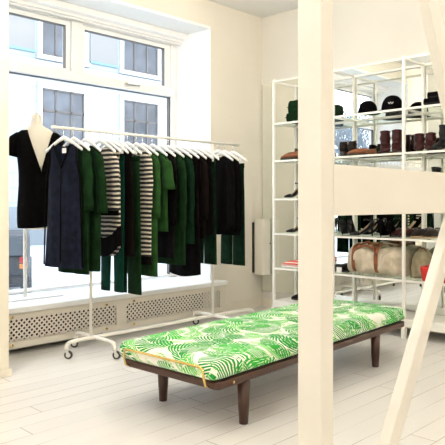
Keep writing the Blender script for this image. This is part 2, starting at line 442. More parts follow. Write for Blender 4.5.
# pillar beside the window
pl = thing('pillar', 'cream painted square pillar at the left edge beside the radiator cover', 'pillar', (1.92, 4.34, 0))
MB().box(-.14, .135, -.14, .14, .055, ZC).make('shaft', 'pillar', pl, bevel=.006)
MB().box(-.155, .15, -.155, .155, 0, .055).make('plinth', 'pillar', pl, bevel=.004)

# ------------------------------------------------------------------ mirror and shelving
tag(MB().box(5.603, XW-.0005, -1.2, YW-.02, .19, 2.68).make('wall_mirror', 'mirror'), 'tall wall mirror covering the wall behind the white shelving unit', 'mirror')

su = thing('shelving_unit', 'white steel and glass open shelving unit against the mirror wall', 'shelving', (5.2, 2.0, 0))
PY = [4.34, 3.56, 2.78, 2.0]
LV = [.54, .92, 1.30, 1.72, 2.13]
TOPZ = 2.60
def sp(n, mb, m='steel', **k):
    o = mb.make(n, m, su, **k); o.location = (-5.2, -2.0, 0); return o
hw = .0125
for y in PY:
    for x in (5.2, 5.585):
        sp('post', MB().box(x-hw, x+hw, y-hw, y+hw, .10, TOPZ+hw))
        sp('foot', MB().prism([(x-.02, y-.02), (x+.025, y-.02), (x+.025, y+.02), (x-.02, y+.02)], 2, 0, .10), bevel=.003)
for z in LV + [TOPZ]:
    hz = .0095 if z < TOPZ else .0105
    for x in (5.2, 5.585): sp('shelf_rail', MB().box(x-.01, x+.01, PY[-1]+hw, PY[0]-hw, z-hz*2, z))
    for y in PY: sp('side_rail', MB().box(5.2+hw, 5.585-hw, y-.01, y+.01, z-hz*2, z))
    if z < TOPZ:
        for a, b_ in zip(PY, PY[1:]):
            sp('glass_shelf', MB().box(5.205, 5.58, b_+.012, a-.012, z, z+.006), 'glassshelf')
sp('base_shelf', MB().box(5.19, 5.60, PY[-1]-.01, PY[0]+.01, .105, .18), bevel=.004)

# ------------------------------------------------------------------ daybed
db = thing('daybed', 'low walnut daybed with white mattress printed in green palm leaves', 'daybed', (2.303, 2.312, 0), math.radians(3.2))
def dp(n, mb, m, **k): return mb.make(n, m, db, **k)
BL, BW = 2.295, .79
def rrect(x0, x1, y0, y1, r, n=5):
    pts = []
    for cx, cy, a0 in ((x1-r, y1-r, 0), (x0+r, y1-r, 90), (x0+r, y0+r, 180), (x1-r, y0+r, 270)):
        for i in range(n+1):
            a = math.radians(a0 + 90*i/n); pts.append((cx+r*math.cos(a), cy+r*math.sin(a)))
    return pts
dp('bed_frame', MB().prism(rrect(0, BL, 0, BW, .03), 2, .242, .288), 'walnut', bevel=.010)
dp('gap_shade', MB().prism(rrect(.02, BL-.02, .02, BW-.02, .03), 2, .288, .298), 'blackline')  # black layer stands in for the shaded gap under the mattress
for x, y in ((.248, .026), (.222, BW-.125), (1.845, .036), (1.845, BW-.12)):
    dp('leg', MB().tube([(x, y, .242), (x, y, .1), (x, y, 0)], [.037, .032, .025], 14), 'walnutz', smooth=True)
def mattress(x0, x1, y0, y1, z0, z1):
    m = MB(); prof = [(.022, 0), (.006, .010), (0, .03), (0, .075), (.008, .098), (.026, .112), (.05, .118)]
    rings = []
    for d, z in prof:
        ring = rrect(x0+d, x1-d, y0+d, y1-d, .035, 7)
        rings.append([(p[0], p[1], z0 + z*(z1-z0)/.118) for p in ring])
    m.rings(rings, True, True)
    return m
dp('mattress', mattress(-.035, BL+.005, -.005, BW+.012, .298, .405), 'leaf', smooth=True)
bar = MB(); bar.tube([(-.004, .062, .256), (-.030, .062, .266), (-.043, .064, .31), (-.045, .069, .358), (-.045, .09, .366), (-.045, .70, .366), (-.045, .722, .358), (-.043, .727, .31), (-.030, .727, .266), (-.004, .727, .256)], .0068, 8)
dp('retaining_bar', bar, 'brass', smooth=True)
dp('screw', MB().lathe([(0, -.004), (.008, -.004), (.009, 0)], (.13, 0, .265), 10, 1), 'brass')

# ------------------------------------------------------------------ clothes rack
RY, RZ = 4.33, 1.85
rk = thing('clothes_rack', 'cream steel clothes rack on casters standing before the shop window', 'clothes rack', (3.53, RY, 0))
def kp(n, mb, m='rack', **k):
    o = mb.make(n, m, rk, **k); o.location = (-3.53, -RY, 0); return o
kp('rail', MB().tube([(2.47, RY, RZ), (4.62, RY, RZ)], .0125, 10), smooth=True)
for x in (2.83, 4.24): kp('pole', MB().tube([(x, RY, .12), (x, RY, RZ-.012)], .0125, 10), smooth=True)
kp('base_bar', MB().tube([(2.60, RY, .075), (2.60, RY, .095), (2.61, RY, .118), (2.64, RY, .13), (2.72, RY, .135), (2.83, RY, .135), (4.24, RY, .135), (4.78, RY+.01, .13), (4.84, RY+.01, .115), (4.85, RY+.01, .09), (4.85, RY+.01, .075)], .0165, 10), smooth=True)
for x in (2.87, 4.26):
    kp('cross_bar', MB().tube([(x, 4.05, .075), (x, 4.05, .095), (x, 4.06, .12), (x, 4.09, .13), (x, 4.2, .133), (x, 4.45, .133), (x, 4.58, .13), (x, 4.61, .12), (x, 4.62, .095), (x, 4.62, .075)], .0165, 10), smooth=True)
def caster(x, y, a):
    c = bpy.data.objects.new('caster', None); COL.objects.link(c); c.parent = rk; c.location = (x-3.53, y-RY, 0); c.rotation_euler = (0, 0, a)
    MB().lathe([(.012, -.011), (.031, -.012), (.0335, -.008), (.0335, .008), (.031, .012), (.012, .011)], (.016, 0, .0335), 18, 1).make('tyre', 'rubber', c, smooth=True)
    MB().lathe([(0, -.013), (.019, -.0125), (.02, 0), (.019, .0125), (0, .013)], (.016, 0, .0335), 14, 1).make('wheel_hub', 'castergrey', c)
    f = MB()
    for s in (-1, 1): f.prism([(-.012, .078), (.014, .078), (.026, .04), (.018, .024), (.006, .03)], 1, s*.0145-.002, s*.0145+.002)
    f.box(-.014, .016, -.0165, .0165, .072, .08); f.make('fork', 'castergrey', c)
for x, y, a in ((2.60, RY, -.75), (2.87, 4.62, 2.5), (2.87, 4.05, -.95), (4.26, 4.62, -.7), (4.26, 4.05, 2.3), (4.85, RY+.01, -.3)): caster(x, y, a)

# hanger, centred under the rod; arms along local Y
def make_hanger(clips=False):
    h = bpy.data.objects.new('clothes_hanger', None); COL.objects.link(h); h.empty_display_size = .05
    pts = []
    for i in range(-8, 9):
        t = i/8; y = .205*t
        z = -.078 - .100*abs(t)**1.2
        pts.append((0, y, z))
    m = MB(); rings = []
    for (x, y, z) in pts:
        t = abs(y)/.205; hh = .019 - .006*t; ww = .008 + .003*t
        rings.append([(x + ww*math.cos(a*PI/4), y, z + hh*math.sin(a*PI/4)) for a in range(8)])
    m.rings(rings); m.make('shoulder_arm', 'hanger', h, smooth=True)
    hk = [(0, 0, -.05), (0, 0, -.012)]
    for i in range(10):
        a = math.radians(-90 - i*24); hk.append((.0, .0165*math.cos(a), .0 + .0165*math.sin(a)))
    MB().tube([(0, 0, -.078), (0, 0, -.017)] + [(0, .0165*math.cos(math.radians(-90+i*26)), .0165*math.sin(math.radians(-90+i*26))) for i in range(1, 9)], .0028, 6).make('hook', 'chrome', h, smooth=True)
    if clips:
        for s in (-1, 1):
            MB().box(-.012, .012, s*.12-.014, s*.12+.014, -.185, -.115).make('clip', 'hanger', h, bevel=.003)
        MB().box(-.003, .003, -.19, .19, -.155, -.147).make('clip_bar', 'hanger', h)
    return h

def fold(y, z, seed, amp):
    return amp * (math.sin(y*38 + seed*1.7 + z*1.5) * .6 + math.sin(y*17 + seed*3.1 - z*2.2) * .6)

def garment_body(ztop, zhem, w0, w1, thick, neck, drop, seed, slope=.42, waist=0.0, amp=.008, hemcurve=0.0):
    """a hanging top/dress: tube of cloth; local x = thickness (-x to the camera), y = width, z from the rod"""
    m = MB(); na, nv = 40, 18; rings = []
    for j in range(nv+1):
        v = j/nv; ring = []
        for i in range(na):
            a = 2*PI*i/na
            ca, sa = math.cos(a), math.sin(a)
            yy = math.copysign(abs(ca)**.75, ca)
            sh = max(0, abs(yy)*w0 - neck)
            zt = ztop - slope*sh
            if abs(yy)*w0 < neck:
                k = 1 - abs(yy)*w0/neck
                zt -= (drop if sa < 0 else .02) * k
            zb = zhem + hemcurve*(yy*yy)
            # armpit: width shrinks just below the shoulder then opens to the hem
            wv = w0 + (w1-w0)*v - waist*math.sin(PI*min(1, v*1.3)) - .018*math.exp(-((v-.12)/.08)**2)
            z = zt + (zb-zt)*v
            th = thick*(.55 + .6*min(1, v*2.5))
            y = yy*wv
            x = th*.5*math.copysign(abs(sa)**.8, sa) + fold(y, z, seed, amp)*min(1, .25+v*1.3)
            ring.append((x, y, z))
        rings.append(ring)
    m.rings(rings, False, False)
    return m

def sleeve(side, w0, zsh, zend, seed, flare=.0, r0=.052, r1=.042, sx=.5, out=.03):
    m = MB(); n = 12; pts = []; rings = []
    for j in range(n+1):
        v = j/n
        y = side*(w0 - .035 + out*math.sin(min(1, v*1.6)*PI/2) + flare*v)
        z = zsh + (zend-zsh)*v
        rr = r0 + (r1-r0)*v
        ring = []
        for i in range(14):
            a = 2*PI*i/14
            yy = y + rr*math.cos(a)*(1 if v > .08 else .45)
            ring.append((rr*sx*math.sin(a) + .004*math.sin(z*30+seed) - .012*v, yy, z + (.0 if v > .1 else -.25*abs(rr*math.cos(a)) - side*.3*rr*math.cos(a))))
        rings.append(ring)
    m.rings(rings, True, True)
    return m

def trouser(zw, zhem, ww, lw, thick, seed):
    m = MB()
    for s in (-1, 1):
        rings = []
        for j in range(13):
            v = j/12; z = zw + (zhem-zw)*v
            wv = (ww*.5) * (1 - .0*v) if v < .25 else ww*.5 + (lw-ww*.5)*((v-.25)/.75)**.8
            cy = s*(ww*.5 if v < .25 else ww*.5 + .012*(v-.25))
            th = thick*(.5+.5*min(1, v*4))
            rings.append([(th*.5*math.sin(2*PI*i/16) + fold(cy, z, seed+i*.0, .005)*v, cy + wv*(.96 if v < .2 else 1)*math.cos(2*PI*i/16), z) for i in range(16)])
        m.rings(rings, True, True)
    return m

HG = 'white hangers along the clothes rack rail'
H0 = make_hanger(False); H1 = make_hanger(True); used = {0: False, 1: False}
def hang(x, rz, clips, desc):
    k = 1 if clips else 0; src = H1 if clips else H0
    h = src if not used[k] else copy_tree(src)
    used[k] = True
    h.location = (x, RY, RZ); h.rotation_euler = (0, 0, rz)
    tag(h, 'white hanger holding %s' % desc, 'hanger', HG)
    return h
def garm(name, label, cat, x, rz=0):
    return thing(name, label, cat, (x, RY, RZ), rz)

def top(x, rz, name, label, cat, m, zhem, w0=.20, w1=.22, thick=.05, neck=.08, drop=.07, seed=0, slv=None, smat=None, waist=0, amp=.011, band=None, hemcurve=0, desc=None, flare=0.0, r0=.052, r1=.042):
    g_ = garm(name, label, cat, x, rz)
    zh = zhem - RZ; zt = -.128
    garment_body(zt, zh, w0, w1, thick, neck, drop, seed, waist=waist, amp=amp, hemcurve=hemcurve).make('body', m, g_, smooth=True)
    if slv:
        for s in (-1, 1):
            sleeve(s, w0, zt - .42*(w0-neck) - .0, slv-RZ, seed+s, flare=flare, r0=r0, r1=r1).make('sleeve', smat or m, g_, smooth=True)
    if band:   # contrast hem band
        bm_ = MB(); rings = []
        for j in range(3):
            z = zh + band*(1-j/2) + (-.002 if j == 2 else .0); ring = []
            for i in range(40):
                a = 2*PI*i/40; ca, sa = math.cos(a), math.sin(a); y = math.copysign(abs(ca)**.75, ca)*(w1+.006)
                xx = (thick*1.15+.012)*.5*math.copysign(abs(sa)**.8, sa) + fold(y, z, seed, amp)
                ring.append((xx, y, z + hemcurve*(y/w1)**2))
            rings.append(ring)
        bm_.rings(rings, False, False); bm_.make('hem_band', 'black', g_, smooth=True)
    hang(x, rz, False, desc or label.split(' with')[0])
    return g_
def pants(x, rz, label, m, zhem, ww=.17, lw=.075, thick=.04, seed=0, zw=1.64):
    g_ = garm('trousers', label, 'trousers', x, rz)
    trouser(zw-RZ-.02, zhem-RZ, ww, lw, thick, seed).make('legs', m, g_, smooth=True)
    wb_ = MB(); wb_.rings([[(.018*math.sin(2*PI*i/20), (ww+.002)*math.cos(2*PI*i/20), z) for i in range(20)] for z in (zw-RZ-.035, zw-RZ+.012)], False, False)
    wb_.make('waistband', m, g_, smooth=True)
    hang(x, rz, True, label.split(' hanging')[0].split(' with')[0])
    return g_

# from the left end of the rail to the right
g1 = top(2.575, .20, 'sleeveless_dress', 'dark slate sleeveless V-neck dress with black edging, first on the rack', 'dress', 'navy', .735, w0=.160, w1=.225, thick=.045, neck=.095, drop=.20, seed=1, desc='the dark slate V-neck dress')
edge = MB()
for s in (-1, 1): edge.tube([(-.021, s*.098, -.131), (-.024, s*.06, -.208), (-.026, s*.02, -.285), (-.027, 0, -.323)], .006, 6)
edge.tube([(-.029, 0, -.295), (-.033, .0, -.6), (-.036, 0, -1.08)], .005, 6)
for s in (-1, 1): edge.tube([(-.006, s*.155, -.165), (-.010, s*.150, -.26), (-.010, s*.19, -.40), (-.008, s*.222, -1.1)], .007, 6)
edge.make('black_edging', 'black', g1, smooth=True)
MB().box(.004, .008, -.022, .022, -.20, -.16).make('neck_label', 'card', g1)
top(2.665, .08, 'tunic_dress', 'bottle green long-sleeved dress, directly behind the slate V-neck dress', 'dress', 'green1', .685, w0=.20, w1=.20, seed=2, flare=.015, slv=1.19, desc='the first bottle green dress', r1=.05)
top(2.775, .04, 'tunic_dress', 'bottle green wide-sleeved dress just left of the striped tops', 'dress', 'green1', .70, w0=.205, w1=.19, seed=3, slv=1.17, flare=.05, r1=.06, desc='the second bottle green dress')
top(2.985, .0, 'striped_dress', 'long black and cream striped dress with rounded black hem', 'dress', 'stripe', .80, w0=.19, w1=.205, amp=.006, seed=4, band=.16, hemcurve=.10, desc='the long striped dress')
top(2.915, .05, 'striped_sweater', 'wide black and cream striped sweater with black hem band, right of green dresses', 'sweater', 'stripe', 1.15, w0=.215, w1=.245, seed=5, amp=.006, slv=1.19, band=.05, r1=.055, desc='the wide striped sweater')
pants(3.045, .05, 'deep teal trousers hanging behind the striped sweater', 'teal', .50, ww=.16, lw=.06, seed=6)
top(3.115, .0, 'dark_blouse', 'brown-black long blouse between the striped sweater and green trousers', 'blouse', 'brownblack', .80, w0=.185, w1=.20, seed=7, desc='the brown-black long blouse')
pants(3.20, -.04, 'dark forest green wide trousers hanging between the two striped garments', 'green1', .47, ww=.19, lw=.10, seed=8)
top(3.295, .02, 'striped_tunic', 'long narrow black and cream striped tunic in the middle of the rack', 'tunic', 'stripe', .72, w0=.19, w1=.19, seed=9, slv=1.21, band=.07, desc='the narrow striped tunic')
top(3.365, .04, 'shirt_dress', 'leaf green long dress just right of the narrow striped tunic', 'dress', 'green2', .61, w0=.20, w1=.20, seed=10, slv=1.12, r1=.05, desc='the leaf green long dress')
top(3.475, .0, 't_shirt', 'leaf green short-sleeved T-shirt near the middle of the rack', 'T-shirt', 'green2', 1.0, w0=.205, w1=.215, seed=11, slv=1.37, flare=.05, r0=.06, r1=.07, desc='the leaf green T-shirt')
top(3.57, .0, 'black_cardigan', 'black loose cardigan between the leaf green T-shirt and green coats', 'cardigan', 'black', .76, w0=.195, w1=.21, seed=12, slv=1.05, desc='the black loose cardigan')
top(3.665, .05, 'long_coat', 'forest green long coat, the longer of the adjoining pair', 'coat', 'green1', .69, w0=.205, w1=.225, seed=13, slv=1.0, desc='the longer forest green coat')
top(3.76, .05, 'long_coat', 'dark green knitted coat, the shorter of the adjoining pair', 'coat', 'green3', .88, w0=.205, w1=.24, seed=14, slv=1.05, desc='the shorter dark green coat')
top(3.86, .0, 'black_dress', 'black long dress hanging lowest right of the middle of the rack', 'dress', 'black', .56, w0=.19, w1=.22, seed=15, hemcurve=.03, desc='the long black dress')
top(3.955, .0, 'black_blouse', 'brown-black blouse next to the right pole of the rack', 'blouse', 'brownblack', .92, w0=.20, w1=.21, seed=16, slv=1.1, desc='the brown-black blouse')
top(4.04, .0, 'black_blouse', 'plain black blouse left of the clipped green trousers', 'blouse', 'black', .95, w0=.20, w1=.21, seed=17, desc='the plain black blouse')
pants(4.12, 0, 'bottle green trousers hanging beside the right pole', 'green3', .66, ww=.165, lw=.088, seed=18)
top(4.315, .0, 'black_jacket', 'short black jacket just right of the right pole', 'jacket', 'black', .97, w0=.20, w1=.22, seed=19, slv=1.0, desc='the short black jacket')
top(4.405, .0, 'black_jumper', 'black ribbed jumper near the right end of the rack', 'jumper', 'feltblack', .93, w0=.205, w1=.225, seed=20, slv=.99, desc='the black ribbed jumper')
pants(4.53, -.03, 'bottle green trousers last at the right end of the rack', 'green3', .62, ww=.165, lw=.088, seed=21)

# ------------------------------------------------------------------ mannequin on the sill
mn = thing('mannequin', 'headless cream mannequin on a white pole stand on the window sill', 'mannequin', (2.74, 5.07, .39), math.radians(-38))
def ell(cx, cy, rx, ry, z, n=28, p=1.0):
    return [(cx + rx*math.cos(2*PI*i/n), cy + ry*math.sin(2*PI*i/n), z) for i in range(n)]
prof = [(.03, .03, .62), (.125, .08, .63), (.15, .10, .70), (.155, .105, .80), (.13, .09, .96), (.118, .082, 1.05), (.13, .09, 1.16), (.155, .105, 1.29), (.168, .10, 1.40), (.168, .085, 1.46), (.150, .068, 1.50), (.10, .055, 1.535), (.058, .050, 1.555), (.048, .046, 1.60), (.045, .044, 1.645), (.03, .03, 1.655)]
b_ = MB(); b_.rings([ell(0, 0, a, c, z) for a, c, z in prof]); b_.make('torso', 'mann', mn, smooth=True)
b_ = MB(); b_.lathe([(0, 1.648), (.026, 1.648), (.028, 1.664), (.012, 1.672), (0, 1.672)], (0, 0, 0), 16); b_.make('neck_cap', 'mann', mn, smooth=True)
MB().tube([(-.105, .03, .012), (-.105, .03, .70)], .017, 12).make('pole', 'steel', mn, smooth=True)
o = MB().box(-.27, .25, -.04, .27, 0, .010).make('base_plate', 'frame', mn); o.rotation_euler = (0, 0, math.radians(38))
# black V-back dress on the mannequin
dr = thing('black_dress', 'black short-sleeved dress with deep V back worn by the window mannequin', 'dress', (2.74, 5.07, .39), math.radians(-38))
dprof = [(.165, .115, .655), (.170, .118, .70), (.170, .118, .80), (.162, .108, .92), (.155, .102, 1.02), (.155, .104, 1.13), (.166, .112, 1.26), (.178, .108, 1.38), (.180, .094, 1.45), (.168, .080, 1.49), (.135, .07, 1.513)]
fine = []
for (a, b2) in zip(dprof, dprof[1:]):
    for k in range(4): fine.append(tuple(a[i] + (b2[i]-a[i])*k/4 for i in range(3)))
fine.append(dprof[-1])
mb = MB(); n = 64; rings = []
ZV = 1.15
for rx, ry, z in fine:
    t = max(0.0, (z-ZV)/(1.513-ZV))
    xa, xb = .058 - .125*t, .058 + .095*t        # edges of the V across the back
    a0 = -math.acos(max(-1, min(1, xb/rx))); a1 = -math.acos(max(-1, min(1, xa/rx))) + 2*PI
    ring = []
    for i in range(n+1):
        a = a0 + (a1-a0)*i/n
        fx = 1 + .02*math.sin(a*9)*max(0, (1.1-z)/.5)
        ring.append((rx*math.cos(a)*fx, ry*math.sin(a)*fx, z + (.02*math.sin(a+.6) if z < .70 else 0)))
    rings.append(ring)
mb.rings(rings, False, False, closed=False)
bmesh.ops.remove_doubles(mb.bm, verts=mb.bm.verts, dist=.0005)
mb.make('body', 'black', dr, smooth=True, solid=.004)
for s in (-1, 1):
    m_ = MB(); m_.tube([(s*.14, 0, 1.47), (s*.178, 0, 1.43), (s*.205, 0, 1.36), (s*.225, 0, 1.285)], [.045, .062, .062, .064], 14); m_.make('sleeve', 'black', dr, smooth=True)

# ------------------------------------------------------------------ shoes, hats, bags on the shelves
def sect(x, w, z0, z1, n=12, full=True):
    """superellipse section of a shoe; open-topped when not full"""
    out = []
    for i in range(n):
        a = 2*PI*i/n
        c, s_ = math.cos(a), math.sin(a)
        out.append((x, w*math.copysign(abs(c)**.7, c), (z0+z1)/2 + (z1-z0)/2*math.copysign(abs(s_)**.7, s_)))
    return out
def shoe(kind, m, m2='rubber', parent=None):
    """one shoe as parts; toe towards +x, heel at 0, length .25"""
    L = .25
    if kind in ('pump', 'strappy'):
        H = .10
        def solez(t): return H*max(0, 1-t/.62)**1.3 * (1 if t < .62 else 0) + (.0)
        u = MB(); ts = [0, .04, .12, .22, .32, .42, .52, .62, .72, .82, .92, .98, 1.0]; rings = []
        for t in ts:
            w = .030 + .010*math.sin(min(1, t*1.25)*PI) if t < .55 else .034 + .008*math.sin((t-.55)/.45*PI)
            if t > .9: w *= (1.02-t)/.12*.9+.1
            z0 = solez(t) + .004
            h = .058 if t < .1 else (.05 - .022*(t-.1)/.5 if t < .6 else .034*(1.05-t)/.45+.012)
            if kind == 'strappy' and .15 < t < .55: h *= .35
            rings.append(sect(t*L, w, z0, z0+h))
        u.rings(rings); u.make('upper', m, parent, smooth=True)
        s_ = MB(); rings = []
        for t in (.10, .25, .4, .5, .56):
            z0 = solez(t)
            rings.append(sect(t*L, .022, z0+.05-.022*max(0, t-.1)/.5-.002, z0+.057-.02*max(0, t-.1)/.5))
        s_.rings(rings); s_.make('insole', 'insole', parent, smooth=True)
        h_ = MB(); h_.tube([(.018, 0, H+.004), (.014, 0, H*.5), (.012, 0, 0)], [.020, .010, .006], 8); h_.make('heel', m, parent, smooth=True)
        if kind == 'strappy':
            st = MB(); st.tube([(.03, .03, .15), (.075, .02, .165), (.10, 0, .155), (.075, -.02, .165), (.03, -.03, .15)], .005, 6); st.make('ankle_strap', m, parent, smooth=True)
    elif kind in ('loafer', 'clog', 'sneaker'):
        u = MB(); ts = [0, .05, .15, .3, .45, .55, .65, .78, .9, .97, 1.0]; rings = []
        for t in ts:
            w = .030 + .014*t if t < .8 else .041*math.sqrt(max(.02, 1-((t-.8)/.21)**2))
            h = .072 - .012*t if t < .5 else .066-.055*((t-.5)/.5)**1.4
            rings.append(sect(t*L, w*(.8 if t == 0 else 1), .014, .014+h))
        u.rings(rings); u.make('upper', m, parent, smooth=True)
        s_ = MB(); s_.rings([sect(t*L, (.033+.012*t if t < .8 else .045*math.sqrt(max(.03, 1-((t-.8)/.215)**2))), 0, .018) for t in ts]); s_.make('sole', m2, parent, smooth=True)
        MB().lathe([(0, .0), (.024, 0), (.027, .004)], (.075, 0, .074), 14).make('insole', 'insole', parent)
    else:   # boots; kind = ('boot', height)
        hgt = kind[1]; hl = .035
        u = MB(); ts = [0, .05, .15, .3, .42, .52, .65, .8, .92, .98, 1.0]; rings = []
        for t in ts:
            w = .032 + .012*t if t < .8 else .042*math.sqrt(max(.02, 1-((t-.8)/.21)**2))
            h = .10 if t < .35 else .10-.075*((t-.35)/.65)**.9
            z0 = hl*max(0, 1-t/.5)
            rings.append(sect(t*L, w*(.85 if t == 0 else 1), z0+.008, z0*.4+.012+h))
        u.rings(rings); u.make('foot', m, parent, smooth=True)
        sh = MB(); sh.rings([[(.058+.010*k/7*0 + (.052+.004*math.sin(k*2.1))*math.cos(2*PI*i/18), (.040+.004*math.sin(k*1.7+1))*math.sin(2*PI*i/18), .07+(hgt-.07)*k/7 + .008*math.cos(2*PI*i/18)*(k/7)) for i in range(18)] for k in range(8)], True, False)
        sh.make('shaft', m, parent, smooth=True, solid=.004)
        h_ = MB(); h_.prism([(-.002, -.024), (.05, -.026), (.05, .026), (-.002, .024)], 2, 0, hl+.01); h_.make('heel', m2, parent, bevel=.003)
def put(kind, name, label, cat, x, y, z, rz, m, m2='rubber', group=None, src=None):
    if src is None:
        t = thing(name, label, cat, (x, y, z), rz, group); shoe(kind, m, m2, t); return t
    c = copy_tree(src); c.location = (x, y, z); c.rotation_euler = (0, 0, rz); tag(c, label, cat, group); return c
R = math.radians
def S(i): return LV[i] + .0065
# middle bay, heels row
a = put('pump', 'pump', 'black high-heeled pump, left one of the pair at the left end of the heels shelf', 'shoe', 5.28, 3.555-.07, S(1), R(20), 'leather_black')
a.location = (5.26, 3.49, S(1)); a.rotation_euler = (0, 0, R(25))
put('', 'pump', 'black high-heeled pump, right one of the pair at the left end of the heels shelf', 'shoe', 5.26, 3.40, S(1), R(22), '', src=a)
a = put('strappy', 'strappy_heel', 'black strappy peep-toe heel, nearer the front of its pair', 'shoe', 5.27, 3.14, S(1), R(97), 'leather_black')
put('', 'strappy_heel', 'black strappy peep-toe heel, nearer the mirror in its pair', 'shoe', 5.40, 3.12, S(1), R(88), '', src=a)
a = put('pump', 'court_shoe', 'black suede court shoe, left one beside the maroon loafers', 'shoe', 5.33, 3.065, S(1), R(12), 'feltblack')
a.location = (5.24, 3.045, S(1)); a.rotation_euler = (0, 0, R(18))
put('', 'court_shoe', 'black suede court shoe, right one nearest the maroon loafers', 'shoe', 5.24, 2.945, S(1), R(16), '', src=a)
a = put('loafer', 'loafer', 'maroon leather loafer, front one of the pair behind the middle shelf post', 'shoe', 5.24, 2.82, S(1), R(70), 'leather_maroon')
a.location = (5.27, 2.84, S(1)); a.rotation_euler = (0, 0, R(150)); a.location = (5.50, 2.805, S(1)); a.rotation_euler = (0, 0, R(168))
put('', 'loafer', 'maroon leather loafer, rear one of the pair behind the middle shelf post', 'shoe', 5.50, 2.90, S(1), R(172), '', src=a)
# right bay, heels row
a = put('loafer', 'moccasin', 'dark brown moccasin, left one in the right bay above the red bag', 'shoe', 5.50, 2.70, S(1), R(175), 'leather_brown', 'insole')
put('', 'moccasin', 'dark brown moccasin, right one in the right bay above the red bag', 'shoe', 5.50, 2.59, S(1), R(178), '', src=a)
a = put('clog', 'ballet_flat', 'tan ballet flat at the right end of the heels shelf, left one', 'shoe', 5.48, 2.44, S(1), R(180), 'leather_tan', 'leather_black')
put('', 'ballet_flat', 'tan ballet flat at the right end of the heels shelf, right one', 'shoe', 5.48, 2.34, S(1), R(184), '', src=a)
# boots row (z 1.72)
a = put(('boot', .15), 'ankle_boot', 'dark brown ankle boot, left one at the left of the boots shelf', 'shoe', 5.26, 3.495, S(3), R(15), 'leather_brown')
put('', 'ankle_boot', 'dark brown ankle boot, right one at the left of the boots shelf', 'shoe', 5.26, 3.395, S(3), R(12), '', src=a)
a = put('clog', 'clog', 'tan leather clog, front one between brown and oxblood boots', 'shoe', 5.29, 3.22, S(3), R(125), 'leather_tan'); a.scale = (.8, .85, .8)
put('', 'clog', 'tan leather clog, rear one between brown and oxblood boots', 'shoe', 5.43, 3.20, S(3), R(118), '', src=a)
a = put(('boot', .225), 'tall_boot', 'oxblood boot with tall shaft, left one of the pair left of the middle post', 'shoe', 5.46, 3.12, S(3), R(210), 'leather_maroon'); a.scale = (1.12, 1.2, 1.0)
put('', 'tall_boot', 'oxblood boot with tall shaft, right one of the pair left of the middle post', 'shoe', 5.46, 2.99, S(3), R(208), '', src=a)
a = put(('boot', .17), 'short_boot', 'oxblood short boot, left one of the pair right of the middle post', 'shoe', 5.46, 2.775-.02, S(3), R(205), 'leather_maroon'); a.scale = (1.0, 1.15, 1.0)
put('', 'short_boot', 'oxblood short boot, right one of the pair right of the middle post', 'shoe', 5.46, 2.64, S(3), R(203), '', src=a)
a = put(('boot', .23), 'black_boot', 'black boot with curved shaft, left one at the right end of the boots shelf', 'shoe', 5.46, 2.485, S(3), R(178), 'leather_black', 'insole')
put('', 'black_boot', 'black boot with curved shaft, right one at the right end of the boots shelf', 'shoe', 5.46, 2.37, S(3), R(178), '', src=a)
# row seen only in the gap above the crossbeam
a = put(('boot', .27), 'high_boot', 'black high boot whose top shows just above the crossbeam, left one', 'shoe', 5.46, 2.56, S(2), R(180), 'leather_black')
put('', 'high_boot', 'black high boot whose top shows just above the crossbeam, right one', 'shoe', 5.46, 2.43, S(2), R(180), '', src=a)
# left bay
a = put(('boot', .12), 'desert_boot', 'brown suede shoe in the left bay on the boots shelf', 'shoe', 5.44, 4.10, S(3), R(120), 'leather_brown', 'insole')
put('clog', 'flat_shoe', 'tan flat shoe in the left bay beside the brown suede shoe', 'shoe', 5.27, 4.03, S(3), R(95), 'leather_tan')
put('strappy', 'wedge_sandal', 'black and tan heeled sandal in the left bay, on the upper sandal shelf', 'shoe', 5.30, 4.03, S(2), R(88), 'leather_black')
put('strappy', 'wedge_sandal', 'black and tan heeled sandal in the left bay, on the lower sandal shelf', 'shoe', 5.30, 3.99, S(1), R(92), 'leather_black')
a = put('sneaker', 'striped_sneaker', 'red and white striped canvas shoe in the left bay, front one', 'shoe', 5.27, 4.03, S(0), R(90), 'redstripe', 'card')
put('', 'striped_sneaker', 'red and white striped canvas shoe in the left bay, rear one', 'shoe', 5.38, 4.04, S(0), R(92), '', src=a)
put('loafer', 'flat_shoe', 'black flat shoe on the white base shelf of the left bay', 'shoe', 5.38, 3.98, .181, R(90), 'leather_black')
# shoes left of the holdall
a = put('loafer', 'derby_shoe', 'black lace-up shoe left of the canvas holdall, nearer the front', 'shoe', 5.29, 3.41, S(0), R(85), 'leather_black')
a.location = (5.29, 3.44, S(0))
put('', 'derby_shoe', 'black lace-up shoe left of the canvas holdall, nearer the mirror', 'shoe', 5.41, 3.43, S(0), R(80), '', src=a)
tag(MB().box(5.215, 5.219, 3.47, 3.53, 0, .055).make('price_card', 'card'), 'small white price card standing left of the canvas holdall', 'price card').location = (0, 0, S(0))

# folded knits, left bay top
def folded(name, label, m, x, y, z, w, d, h, grp=None, seed=0):
    t = thing(name, label, 'sweater', (x, y, z), 0, grp)
    mb = MB(); rings = []
    for k in range(9):
        a = -PI/2 + PI*k/8; zz = h/2 + h/2*math.sin(a); rr = math.cos(a)**.45 if k not in (0, 8) else .55
        rings.append([((d/2*.86 + .14*d/2*rr)*math.copysign(abs(math.cos(2*PI*i/32))**.4, math.cos(2*PI*i/32)), (w/2*.86+.14*w/2*rr)*math.copysign(abs(math.sin(2*PI*i/32))**.4, math.sin(2*PI*i/32)), zz + .006*math.sin(i*1.3+seed)) for i in range(32)])
    mb.rings(rings); mb.make('fold', m, t, smooth=True)
    mb = MB(); mb.rings([[(-d/2 - .004 + .006*math.cos(2*PI*i/8), y_, h*.5+.004*math.sin(2*PI*i/8)) for i in range(8)] for y_ in (-w*.42, 0, w*.42)]); mb.make('fold_edge', m, t, smooth=True)
    return t
